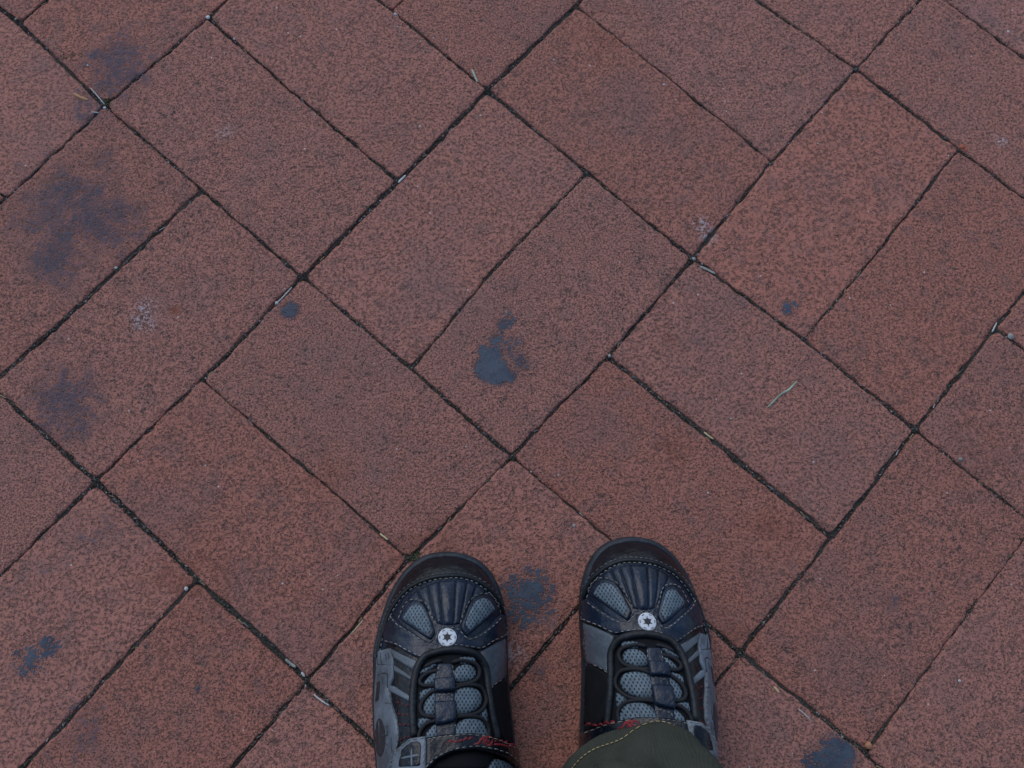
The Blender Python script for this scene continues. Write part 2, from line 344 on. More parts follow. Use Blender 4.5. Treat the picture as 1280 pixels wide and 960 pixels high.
# grit caught in the joints: far too many grains to count
def grit():
    V, F, MI = [], [], []
    base = np.array([(1, 0, 0), (0, 1, 0), (-1, 0, 0), (0, -1, 0), (0, 0, 1), (0, 0, -1)], float)
    tri = [(0, 1, 4), (1, 2, 4), (2, 3, 4), (3, 0, 4), (1, 0, 5), (2, 1, 5), (3, 2, 5), (0, 3, 5)]
    def grain(p, s, z, m):
        b0 = len(V); ang = random.random()*6.28; ca, sa = math.cos(ang), math.sin(ang)
        sx, sy = s*random.uniform(.7, 1.7), s*random.uniform(.6, 1.1)
        for q in base:
            x, y = q[0]*sx*random.uniform(.7, 1.2), q[1]*sy*random.uniform(.7, 1.2)
            V.append((p[0]+x*ca-y*sa, p[1]+x*sa+y*ca, z+q[2]*s*.7))
        for t in tri: F.append(tuple(b0+i for i in t)); MI.append(m)
    for kind, cc, q in edges:
        p0, p1 = (node(cc, q), node(cc, q+1)) if kind == 'u' else (node(q, cc), node(q+1, cc))
        w = joint(kind, cc, q, q+1)*.001
        d = p1-p0; L = np.linalg.norm(d); d /= L; nrm = np.array([-d[1], d[0]])
        dens = .35+1.3*hash2(cc*2.2, q*5.1, 8)
        for _ in range(int(L/.00030*dens*max(w/.002, .5))):
            s = random.random()*L
            if vnoise(np.array([s*45+cc*7]), np.array([q*3.3]), 4)[0] < .34: continue
            size = random.choice((.00025, .00035, .00045, .0006, .0008))*random.uniform(.8, 1.3)
            m = random.choices((0, 1, 2, 3, 4), (44, 27, 21, 3.5, 8))[0]
            grain(p0+d*s+nrm*random.gauss(0, .27)*w, size, random.uniform(-.0021, -.0003), m)
        for _ in range(random.choice((1, 2, 3, 4, 5))):                 # flakes of straw and bark lying along the joint
            a_ = math.atan2(d[1], d[0])+random.gauss(0, .25); l_, w_ = random.uniform(.0009, .0026), random.uniform(.0003, .0006)
            c0 = p0+d*random.random()*L+nrm*random.gauss(0, .25)*w; b0 = len(V); zz = random.uniform(-.0012, .0001)
            for x, y, h in ((-1, -1, 0), (1, -.7, .3), (1.1, .6, .2), (-.9, 1, -.1), (0, 0, .9)):
                V.append((c0[0]+x*l_*math.cos(a_)-y*w_*math.sin(a_), c0[1]+x*l_*math.sin(a_)+y*w_*math.cos(a_), zz+h*w_))
            m_ = random.choices((1, 2, 5, 6, 3), (22, 22, 22, 28, 4))[0]
            for t_ in ((0, 1, 4), (1, 2, 4), (2, 3, 4), (3, 0, 4)): F.append(tuple(b0+q_ for q_ in t_)); MI.append(m_)
        for _ in range(random.choice((0, 1, 2, 2, 3))):                 # clods that spill over the brick edges
            s = random.random()*L; r = random.uniform(.0008, .0022); c0 = p0+d*s+nrm*random.uniform(-.6, .6)*w
            for _ in range(int(r*16000)):
                e = random.gauss(0, r*1.6)
                grain(c0+d*e+nrm*random.gauss(0, r*.5), random.uniform(.0003, .0008), random.uniform(-.002, .0002), random.choices((0, 1, 2, 4), (66, 22, 9, 3))[0])
    # junctions where dirt has gathered
    for (u, v), r in (((0, -2), .006), ((0, 0), .005), ((-2, 0), .005), ((2, 4), .003), ((2, -2), .006), ((4, 0), .006), ((5, 0), .004), ((2, 2), .004), ((1, 2), .004), ((2, -1), .004), ((0, 2), .003), ((4, 2), .0035), ((1, -2), .003), ((2, 0), .003)):
        for _ in range(int(r/.006*320)):
            p = node(u, v)+np.random.default_rng(_+(u+9)*97+(v+9)*31).normal(0, r*.42, 2)
            grain(p, random.uniform(.0003, .0007), random.uniform(-.003, .0003), random.choices((0, 1, 2, 3), (62, 22, 11, 2))[0])
    # loose grains lying on the brick faces
    for _ in range(420):
        x, y = random.uniform(-.42, .47), random.uniform(-.08, .56)
        grain((x, y), random.uniform(.00022, .0005), .0004, random.choices((0, 1, 2, 3, 4), (20, 20, 25, 22, 15))[0])
    o = link_mesh('joint_grit', V, F, M_GRIT, smooth=False, midx=MI)
    tag(o, 'dark sand and pale grit lodged in the brick joints', 'grit', kind='stuff')
grit()

# ------------------------------------------------------------------ the shoes
# ---- shoe form (millimetres, plan view: +y towards the toe, +x towards the inner side) ----
def smooth_closed(pts, n):
    P = np.array(pts, float)
    m = len(P); out = []
    for i in range(m):
        p0, p1, p2, p3 = P[i-1], P[i], P[(i+1) % m], P[(i+2) % m]
        for k in range(n):
            t = k/n
            out.append(.5*((2*p1)+(-p0+p2)*t+(2*p0-5*p1+4*p2-p3)*t*t+(-p0+3*p1-3*p2+p3)*t**3))
    return np.array(out)
def smooth_open(pts, step):
    P = np.array(pts, float)
    P = np.vstack([2*P[0]-P[1], P, 2*P[-1]-P[-2]])
    out = []
    for i in range(1, len(P)-2):
        p0, p1, p2, p3 = P[i-1], P[i], P[i+1], P[i+2]
        n = max(1, int(np.linalg.norm(p2-p1)/step))
        for k in range(n):
            t = k/n
            out.append(.5*((2*p1)+(-p0+p2)*t+(2*p0-5*p1+4*p2-p3)*t*t+(-p0+3*p1-3*p2+p3)*t**3))
    out.append(P[-2])
    return np.array(out)
def seg_dist(Q, poly, closed=True):
    """distance of points Q (n,2) to a polyline"""
    A = np.array(poly, float); B = np.roll(A, -1, 0)
    if not closed: A, B = A[:-1], B[:-1]
    Q = np.asarray(Q, float); best = np.full(len(Q), 1e9)
    for a, b in zip(A, B):
        ab = b-a; L = ab@ab+1e-12
        t = np.clip(((Q-a)@ab)/L, 0, 1)
        d = np.hypot(Q[:, 0]-a[0]-t*ab[0], Q[:, 1]-a[1]-t*ab[1])
        np.minimum(best, d, out=best)
    return best
def inside(Q, poly):
    Q = np.asarray(Q, float); A = np.array(poly, float); B = np.roll(A, -1, 0)
    r = np.zeros(len(Q), bool)
    for a, b in zip(A, B):
        if a[1] == b[1]: continue
        c = ((a[1] > Q[:, 1]) != (b[1] > Q[:, 1])) & (Q[:, 0] < (b[0]-a[0])*(Q[:, 1]-a[1])/(b[1]-a[1])+a[0])
        r ^= c
    return r
OUTLINE = [[-45.8, -79.3], [-47.9, -62.4], [-49.4, -39.1], [-49.6, -23.3], [-50.0, -7.3], [-47.9, 5.7], [-45.0, 17.1], [-40.4, 30.3], [-34.0, 41.9], [-26.6, 50.3], [-17.5, 56.3], [-9.0, 58.5], [-0.6, 59.2], [7.9, 58.0], [16.4, 55.2], [23.3, 50.5], [28.4, 44.6], [32.6, 37.1], [36.0, 27.2], [37.9, 17.3], [38.9, 5.8], [39.2, -10.4], [39.6, -23.2], [41.2, -39.1], [43.5, -59.4], [45.5, -79.5], [47.0, -109.5], [44.5, -134.5], [35.5, -153.5], [19.5, -165.5], [0.8, -169.5], [-21.8, -164.5], [-36.8, -149.5], [-43.8, -124.5], [-45.8, -99.5]]
SOLE_PLAN = smooth_closed(OUTLINE, 6)
def inset_poly(P, d):
    T = np.roll(P, -1, 0)-np.roll(P, 1, 0); T /= np.linalg.norm(T, axis=1)[:, None]+1e-9
    area = np.sum(P[:, 0]*np.roll(P[:, 1], -1)-np.roll(P[:, 0], -1)*P[:, 1])
    N = np.c_[-T[:, 1], T[:, 0]]*(1 if area > 0 else -1)
    return P+N*d
UPPER_PLAN = inset_poly(SOLE_PLAN, 3.0)
Z_BASE = 19.0
HY = ([-190, -120, -95, -70, -40, -10, 15, 35, 60], [62, 66, 64, 58, 50, 40, 33.5, 28, 22])
def surf_exact(Q):
    d = seg_dist(Q, UPPER_PLAN); d = np.where(inside(Q, UPPER_PLAN), d, 0)
    s = np.clip(d/36.0, 0, 1)
    return Z_BASE+np.interp(Q[:, 1], *HY)*(1-(1-s)**2.3)**(1/1.6)
GX, GY = np.arange(-58, 58, .5), np.arange(-180, 70, .5)      # the form sampled on a half-millimetre grid
_g = np.stack(np.meshgrid(GX, GY, indexing='ij'), -1)
GZ = surf_exact(_g.reshape(-1, 2)).reshape(len(GX), len(GY))
def surf(Q):
    Q = np.asarray(Q, float)
    fx = np.clip((Q[:, 0]-GX[0])/.5, 0, len(GX)-1.001); fy = np.clip((Q[:, 1]-GY[0])/.5, 0, len(GY)-1.001)
    i = fx.astype(int); j = fy.astype(int); fx = fx-i; fy = fy-j
    return (GZ[i, j]*(1-fx)+GZ[i+1, j]*fx)*(1-fy)+(GZ[i, j+1]*(1-fx)+GZ[i+1, j+1]*fx)*fy
def frame(Q):
    Q = np.asarray(Q, float); z = surf(Q); e = .8
    zx = (surf(Q+[e, 0])-surf(Q-[e, 0]))/(2*e); zy = (surf(Q+[0, e])-surf(Q-[0, e]))/(2*e)
    zx = np.clip(zx, -2.2, 2.2); zy = np.clip(zy, -2.2, 2.2)
    n = np.c_[-zx, -zy, np.ones(len(Q))]; n /= np.linalg.norm(n, axis=1)[:, None]
    return z, n
# ---- end of shoe form ----

PLAN = {
    'piping': [[-44.1,-11.2],[-43.7,-4.9],[-42,2.9],[-38.8,14],[-33.4,23.7],[-26.2,31.6],[-18.9,35.7],[-10.8,38.5],[-1.1,39.8],[6.9,39.9],[15,38.2],[23.2,33.8],[30.2,27.3],[34.3,18.9],[36.7,8.6],[37.3,3.4]],
    'mesh_outer': [[-28.9,12.7],[-26,18.2],[-22.6,22.1],[-18.3,22.1],[-14.7,19.2],[-11.7,12.9],[-8.8,5.5],[-9.9,1.4],[-11.7,0.6],[-15.5,2.8],[-21.9,7.3]],
    'mesh_inner': [[9.4,8.6],[11.5,14.5],[14.1,21.5],[16.8,25],[21.7,27.3],[26,25.9],[29.2,21.9],[30,19],[24.6,13.4],[19.8,8.9],[14.3,4.2],[12.4,3],[10.4,5.6]],
    'eye_seam_outer': [[-30.3,12.1],[-27.5,19.7],[-24.1,23.4],[-18.4,23.8],[-13.7,21.3],[-10.4,14.3],[-7.5,7.5]],
    'eye_seam_inner': [[7.5,8.6],[9.7,15.8],[12.7,22.5],[16.1,26.5],[22.1,28.7],[27,27.4],[30.6,22.9],[32.1,20.2]],
    'vamp': [[-35.1,15.6],[-29.8,9.6],[-22.4,4.4],[-15.4,-0.6],[-11.2,-2.7],[-8.6,-0.9],[-7.3,3.1],[-4,6.3],[0,7.2],[4.8,7],[8.2,5.2],[11.6,1.3],[13.7,0.4],[19.8,3.7],[26.7,10],[32.5,17],[36,17.5],[36.9,8.6],[37,3.6],[28.2,-1.8],[20.2,-7.1],[14,-6.7],[3.1,-5.9],[-9.2,-8.8],[-16.1,-12.8],[-21.6,-10.4],[-31.6,-4.7],[-38.6,-2.5],[-40.5,2.8],[-39.2,9.1]],
    'vamp_top_seam': [[-35.1,15.6],[-29.8,9.6],[-22.4,4.4],[-15.4,-0.6],[-11.2,-2.7],[-8.6,-0.9],[-7.3,3.1],[-4,6.3],[0,7.2],[4.8,7],[8.2,5.2],[11.6,1.3],[13.7,0.4],[19.8,3.7],[26.7,10],[32.5,17]],
    'vamp_bottom_seam': [[37,3.6],[28.2,-1.8],[20.2,-7.1],[14,-6.7],[3.1,-5.9],[-9.2,-8.8],[-16.1,-12.8],[-21.6,-10.4],[-31.6,-4.7],[-38.6,-2.5]],
    'ribs': [[[-30.7,17.7],[-26.4,26],[-22.9,21.5],[-28.3,14.8]],[[-26.4,26],[-20.3,31.1],[-14.4,19.5],[-22.9,21.5]],[[-20.3,31.1],[-13.7,34.2],[-6.8,9.2],[-14.4,19.5]],[[-13.7,34.2],[-6.4,36.5],[-2.4,8],[-6.8,9.2]],[[-6.4,36.5],[4.5,37.3],[3.5,8.1],[-2.4,8]],[[4.5,37.3],[11.8,36.4],[7.3,8.8],[3.5,8.1]],[[11.8,36.4],[17.8,34.2],[13.6,21.5],[7.3,8.8]],[[17.8,34.2],[23.8,31.5],[22.1,27.6],[13.6,21.5]],[[23.8,31.5],[29.2,26.3],[29.9,22.7],[22.1,27.6]]],
    'toebox': [[-44.2,-11.2],[-43.8,-4.9],[-42.1,2.9],[-38.9,14],[-33.5,23.7],[-26.2,31.7],[-18.9,35.8],[-10.8,38.6],[-1.2,39.9],[6.9,40],[15,38.3],[23.2,33.8],[30.2,27.3],[34.3,18.9],[36.7,8.6],[37.4,3.4],[37,3.6],[28.2,-1.8],[20.2,-7.1],[14,-6.7],[3.1,-5.9],[-9.2,-8.8],[-16.1,-12.8],[-21.6,-10.4],[-31.6,-4.7],[-38.6,-2.5]],
    'throat': [[-17.8,-58.7],[-19.1,-47.4],[-19.5,-38.7],[-19.3,-28.5],[-17.8,-18.8],[-13.7,-12],[-6.1,-8.7],[3.2,-7.4],[12.5,-8.4],[18.7,-11.5],[22.8,-18.1],[24.4,-29.9],[26.2,-41.8],[28.6,-53.5],[30.1,-60.8]],
    'pads': [[[7.9,-12],[15.6,-11.5],[16.9,-14.9],[8.7,-15.7]],[[4.2,-20.3],[8.7,-16.5],[14.9,-16.7],[17.6,-20.9],[16.1,-24.9],[9.7,-27],[4.3,-25.8]],[[4,-33.6],[9.7,-29.9],[17.7,-30.7],[21.1,-36.1],[19.3,-42],[11.5,-45.5],[4.7,-44.2]],[[5.9,-52.4],[11.5,-48.1],[19.3,-48.2],[23.3,-52.6],[23.7,-60.5],[6,-60.2]],[[19,-44.6],[23.6,-41.7],[24.8,-49.8],[22.8,-49.7]],[[-16.2,-21],[-9,-15],[-6.2,-16.8],[-13.1,-21.3]],[[-13.5,-27],[-8.1,-21],[-5.4,-22.8],[-5.9,-27.3],[-11.6,-28.8]],[[-15.8,-32.9],[-9.8,-30],[-7,-30.7],[-8.5,-33.2],[-14.7,-38]],[[-13.5,-41.9],[-11.1,-36.1],[-6,-33.2],[-5.7,-44.8],[-11,-46.5]],[[-15.8,-48.1],[-8.3,-47.7],[-10.9,-50.5],[-15.3,-54.2]],[[-11.3,-56.2],[-6.4,-51.4],[-3.4,-52.5],[-3.8,-60.1],[-10.6,-60.1]]],
    'tongue': [[-17.9,-58.8],[-19.2,-47.4],[-19.6,-38.7],[-19.4,-28.5],[-17.9,-18.8],[-13.8,-12],[-6.2,-8.6],[3.1,-7.4],[12.4,-8.3],[18.7,-11.4],[22.8,-18.1],[24.5,-29.9],[26.2,-41.8],[28.6,-53.6],[30.1,-60.9],[28.3,-76.3],[-14.6,-75.5]],
    'strip': [[-5.6,-15.8],[3.6,-15.8],[5.2,-30],[5.7,-43.1],[7,-60.1],[-4.9,-60.1],[-6.7,-38.7],[-6.8,-25.5]],
    'band': [[[-7.4,-25.9],[4.8,-24.4],[5.4,-33.2],[-6.8,-33.5]],[[-6.6,-39],[5.7,-38.4],[6.5,-49.9],[1.2,-51.6],[-5.7,-52.4]]],
    'patch_seams': [[[-5,-18.1],[-5.3,-24.4]],[[3.4,-17.3],[4.5,-24.3]],[[-4.7,-35.1],[3.5,-34.1],[3.9,-38.4],[-4.3,-39.3],[-4.7,-35.1]],[[-3.5,-56.7],[-3,-54.2],[5.9,-52.2],[6.3,-56.2]]],
    'laces': [[[3.3,-15.1],[9.5,-14],[16.4,-15.9],[19.1,-20.2],[17.3,-25.5],[11.2,-28.2],[3.6,-29.1]],[[3.7,-31.4],[11.2,-28.8],[19.6,-29.9],[23.1,-37.3],[19.9,-43.9],[13,-46.5],[4,-45.9]],[[4.1,-47.9],[11.5,-46.8],[19.8,-48],[24.2,-53.3],[24.6,-60.5]],[[-4.2,-19.9],[-11.8,-21.8],[-15.9,-26.3],[-13.8,-29.1],[-5.5,-29.1]],[[-3.9,-31.4],[-10.6,-34.1],[-14.9,-40.9],[-12.8,-46.2],[-4.2,-47.6]],[[-4.1,-49.1],[-10.8,-50.9],[-14.4,-55.2],[-15.3,-60.1]],[[-13.5,-18.1],[-7.4,-15.1],[-2.8,-14.3]]],
    'stripe1': [[-36.7,-5.1],[-29.7,-8.8],[-16.8,-14.7],[-20.2,-19.5],[-32.6,-11.8]],
    'stripe2': [[-32.7,-16],[-21.1,-23.4],[-21,-25.8],[-32.2,-19.7]],
    'stripe3': [[-35.5,-28.1],[-31.7,-29],[-21,-35.2],[-21.7,-37.9],[-33.6,-32.3]],
    'print': [[-45.3,-7],[-35.8,-5.5],[-33.2,-11.7],[-32.7,-23.9],[-35.1,-29.9],[-33.2,-38.8],[-29.5,-47.5],[-27.5,-57.5],[-28.8,-66.1],[-31.9,-73.5],[-33.4,-82.2],[-42.7,-84.6],[-45.3,-62.1],[-46.7,-39],[-45.9,-26.6],[-45.2,-17.3]],
    'print_seam': [[-35.4,-29.9],[-32.4,-38.8],[-29.2,-47.5],[-27.2,-57.5],[-28.2,-66.1],[-31.1,-73.4]],
    'disc': [[-40.4,-47.8],[-37.3,-50.7],[-35.2,-57.9],[-36,-66.7],[-39,-70.7],[-42.7,-67.6],[-44.3,-58.8],[-42.8,-51]],
    'window': [[-43.5,-25.9],[-40.7,-25.2],[-40.9,-37.4],[-44.6,-38.9]],
    'print_lines': [[[-43.5,-17.4],[-33.4,-18.1]],[[-41.6,-8.3],[-40.1,-15.3],[-34,-16.3]],[[-44.2,-11.2],[-43.2,-15.1],[-40.6,-15.3]],[[-37.9,-9.3],[-37,-13.1]],[[-36.1,-8.6],[-35.3,-12.4]],[[-35.4,-29.9],[-35.9,-21.6],[-38.5,-20.7],[-42.9,-22.1]],[[-36.7,-38.8],[-32.4,-39.5]],[[-34.4,-52],[-34.2,-57.8],[-35.6,-57.9],[-35.4,-62.2],[-33.9,-63.6]],[[-43.1,-58.6],[-36.3,-57.9]],[[-40.4,-49.3],[-38.6,-68.4]],[[-31.5,-59.1],[-30.7,-67.7]],[[-39.3,-23.8],[-38.7,-27.6]]],
    'red': [[[-30,-38],[-21.6,-41.1]],[[-29.3,-44.9],[-21.1,-46]],[[-28.4,-51.1],[-20.5,-51.4]],[[-27.7,-60.4],[-20.3,-57.7]]],
    'silver': [[20.6,-7.7],[28.2,-3],[37,2.6],[38.4,-10.7],[37.7,-23.3],[34.5,-24.2],[29.9,-27.1],[25.9,-31.1],[24.7,-20.8]],
    'silver_seam': [[26.3,-30.8],[30.2,-27.1],[34.9,-24.4]],
    'quarter_inner': [[25.9,-31.7],[30.2,-27.7],[34.9,-24.8],[37.7,-24.9],[38.7,-35.9],[41,-54.5],[42,-66.8],[34.6,-61.2],[29.2,-53.5],[27,-41.8]],
    'inner_red': [[[29,-38.8],[36.9,-37.4]],[[30.1,-47],[38.2,-45.9]],[[31.4,-53.7],[39.6,-53.7]]],
    'strap': [[-11.1,-59.5],[-4.6,-58.1],[4.3,-57.1],[16.1,-56.9],[28.2,-59.9],[38.7,-65.4],[42.2,-68.5],[43.2,-79.6],[34.5,-71.8],[28.2,-68.8],[16.2,-66.2],[4.5,-68.1],[-4.2,-72.2],[-10.5,-78.6]],
    'strap_seam_top': [[-11,-59.4],[-4.6,-58],[4.3,-57.1],[16.1,-56.9],[28.2,-59.8],[38.7,-65.3],[42.2,-68.5]],
    'strap_seam_low': [[43.1,-79.5],[34.4,-71.7],[28.2,-68.7],[16.2,-66.1],[4.5,-68.1],[-4.2,-72.2],[-10.4,-78.6]],
    'tab': [[-25.2,-64.5],[-19.5,-59.5],[-11.7,-58.4],[-10.2,-62.5],[-9.9,-78.6],[-29.8,-79.5],[-27.6,-68.1]],
    'tab_in': [[-22.9,-65.8],[-18.5,-61.8],[-13.7,-61.2],[-13,-64.2],[-12.9,-75.2],[-24.3,-75.6]],
    'tab_seam': [[-28.2,-75.8],[-25.9,-67.3],[-23.5,-64.1],[-19.1,-60.6],[-12.5,-59.7],[-11.5,-63.1],[-11.4,-75.2]],
    'tab_cross': [[[-22.8,-70.6],[-13.8,-69]],[[-17.7,-65.6],[-17,-75.3]]],
    'text': [[1.7,-62.5],[38.6,-67.8]],
    'low_mesh': [[28.2,-72],[34.5,-72.9],[41.3,-77.6],[43.2,-85],[25.2,-81.4]],
}

class Shoe:
    """plan data in millimetres; the other shoe is its mirror image, turned a little"""
    def __init__(s, label, origin, A, lean=0.):
        s.lean = lean; s.A = np.array(A, float); s.flip = np.linalg.det(s.A) < 0
        s.root = empty('shoe', (origin[0], origin[1], 0)); tag(s.root, label, 'shoe', 'the pair of shoes')
    def out(s, Q, Z):
        P = np.asarray(Q)@s.A.T; x = (np.asarray(Z)-58)/5
        return np.c_[P[:, 0]+s.lean*5*np.logaddexp(0, x), P[:, 1], Z]*.001      # the instep leans a little outwards
    def mesh(s, name, V, F, mat, parent=None, uv=None, smooth=True):
        F = [tuple(reversed(tuple(f))) for f in F] if s.flip else F
        o = link_mesh(name, V, F, mat, parent or s.root, smooth)
        if uv is not None:
            l = o.data.uv_layers.new(name='plan')
            idx = np.zeros(len(o.data.loops), int); o.data.loops.foreach_get('vertex_index', idx)
            l.data.foreach_set('uv', np.asarray(uv, float)[idx].ravel())
        return o
    def panel(s, name, poly, mat, t=1.2, bevel=1.2, puff=0, puffd=6, off=0, step=1.6, parent=None, curve=True, disp=None, below=1.0):
        B = smooth_closed(poly, 4) if curve else np.array(poly, float)
        seg = np.roll(B, -1, 0)-B; out = []
        for p, d in zip(B, seg):
            n = max(1, int(np.linalg.norm(d)/step)); out += [p+d*k/n for k in range(n)]
        B = np.array(out)
        keep = [0]
        for i in range(1, len(B)):
            if np.linalg.norm(B[i]-B[keep[-1]]) > .25: keep.append(i)
        B = B[keep]; nb = len(B)
        pts = [B]
        for d in (bevel*.35, bevel):
            q = inset_poly(B, d); q = q[inside(q, B)]
            if len(q): pts.append(q[seg_dist(q, B) > d*.8])
        lo, hi = B.min(0), B.max(0)
        gx, gy = np.meshgrid(np.arange(lo[0], hi[0], step), np.arange(lo[1], hi[1], step*.87))
        gx = gx+(np.arange(gx.shape[0]) % 2)[:, None]*step*.5
        G = np.c_[gx.ravel(), gy.ravel()]
        if len(G):
            G = G[inside(G, B)]
            if len(G): G = G[seg_dist(G, B) > bevel*1.3]; pts.append(G)
        pts = np.vstack(pts)
        vo, eo, fo, *_ = delaunay_2d_cdt([Vector(p) for p in pts], [(i, (i+1) % nb) for i in range(nb)], [list(range(nb))], 1, 1e-5)
        Q = np.array([(v.x, v.y) for v in vo])
        d = seg_dist(Q, B); d[d < 1e-3] = 0
        k = np.clip(d/bevel, 0, 1); O = off+t*np.sqrt(1-(1-k)**2)
        if puff: O = O+puff*(1-(1-np.clip(d/puffd, 0, 1))**2)
        if disp is not None: O = O+disp(Q, d)
        z, n = frame(Q); P3 = np.c_[Q, z]+n*O[:, None]
        z0, n0 = frame(B); low = np.c_[B, z0]+n0*(off-below)
        near = [int(np.argmin(((Q-b)**2).sum(1))) for b in B]
        V = np.vstack([P3, low]); base = len(P3)
        area = np.sum(B[:, 0]*np.roll(B[:, 1], -1)-np.roll(B[:, 0], -1)*B[:, 1])
        F = []
        for f in fo:
            a = Q[f[0]]; b = Q[f[1]]; c = Q[f[2]]
            cr = (b[0]-a[0])*(c[1]-a[1])-(b[1]-a[1])*(c[0]-a[0])
            F.append(tuple(f) if cr > 0 else tuple(reversed(f)))
        for i in range(nb):
            j = (i+1) % nb
            if near[i] == near[j]: continue
            q = (near[i], base+i, base+j, near[j])
            F.append(q if area > 0 else tuple(reversed(q)))
        return s.mesh(name, s.out(V[:, :2], V[:, 2]), F, mat, parent, uv=V[:, :2])
    def path3(s, path, lift, step=1.0, curve=True):
        q = smooth_open(path, step) if curve else np.array(path, float)
        z, n = frame(q); return np.c_[q, z]+n*lift, n
    def tube(s, name, path, r, lift, mat, parent=None, sides=8, curve=True, flatten=1.0, arch=None, close=False):
        C, N = s.path3(path, lift, 1.2, curve)
        if arch is not None: C = C+N*arch(np.linspace(0, 1, len(C)))[:, None]
        V, F = tube_geo(C, N, r, sides, flatten)
        return s.mesh(name, s.out(V[:, :2], V[:, 2]), F, mat, parent)
    def stitches(s, path, lift, mat, parent=None, dash=2.2, gap=1.1, r=.28, shift=0., curve=True):
        q = smooth_open(path, .5) if curve else np.array(path, float)
        if shift:
            T = np.gradient(q, axis=0); T /= np.linalg.norm(T, axis=1)[:, None]+1e-9
            q = q+np.c_[-T[:, 1], T[:, 0]]*shift
        L = np.concatenate([[0], np.cumsum(np.linalg.norm(np.diff(q, axis=0), axis=1))])
        V, F, b = [], [], 0; d = .3
        while d+dash < L[-1]:
            t = np.linspace(d, d+dash*random.uniform(.85, 1.1), 5)
            p = np.c_[np.interp(t, L, q[:, 0]), np.interp(t, L, q[:, 1])]+np.array([random.gauss(0, .07), random.gauss(0, .07)])
            z, n = frame(p); up = lift+np.array([-.25, .05, .15, .05, -.25])
            C = np.c_[p, z]+n*up[:, None]
            v, f = tube_geo(C, n, r, 5, 1.); V.append(v); F += [tuple(i+b for i in g) for g in f]; b += len(v)
            d += dash+gap
        if not V: return None
        V = np.vstack(V); return s.mesh('stitching', s.out(V[:, :2], V[:, 2]), F, mat, parent)
def tube_geo(C, N, r, sides=8, flatten=1.0):
    T = np.gradient(C, axis=0); T /= np.linalg.norm(T, axis=1)[:, None]+1e-9
    S = np.cross(T, N); S /= np.linalg.norm(S, axis=1)[:, None]+1e-9
    U = np.cross(S, T)
    n = len(C); V = []
    rr = np.full(n, r)*np.where((np.arange(n) == 0) | (np.arange(n) == n-1), .55, 1)
    for k in range(sides):
        a = 2*math.pi*k/sides
        V.append(C+S*(math.cos(a)*rr)[:, None]+U*(math.sin(a)*rr*flatten)[:, None])
    V = np.stack(V, 1).reshape(-1, 3); F = []
    for i in range(n-1):
        for k in range(sides):
            F.append((i*sides+k, i*sides+(k+1) % sides, (i+1)*sides+(k+1) % sides, (i+1)*sides+k))
    F.append(tuple(range(sides-1, -1, -1))); F.append(tuple((n-1)*sides+k for k in range(sides)))
    return V, F

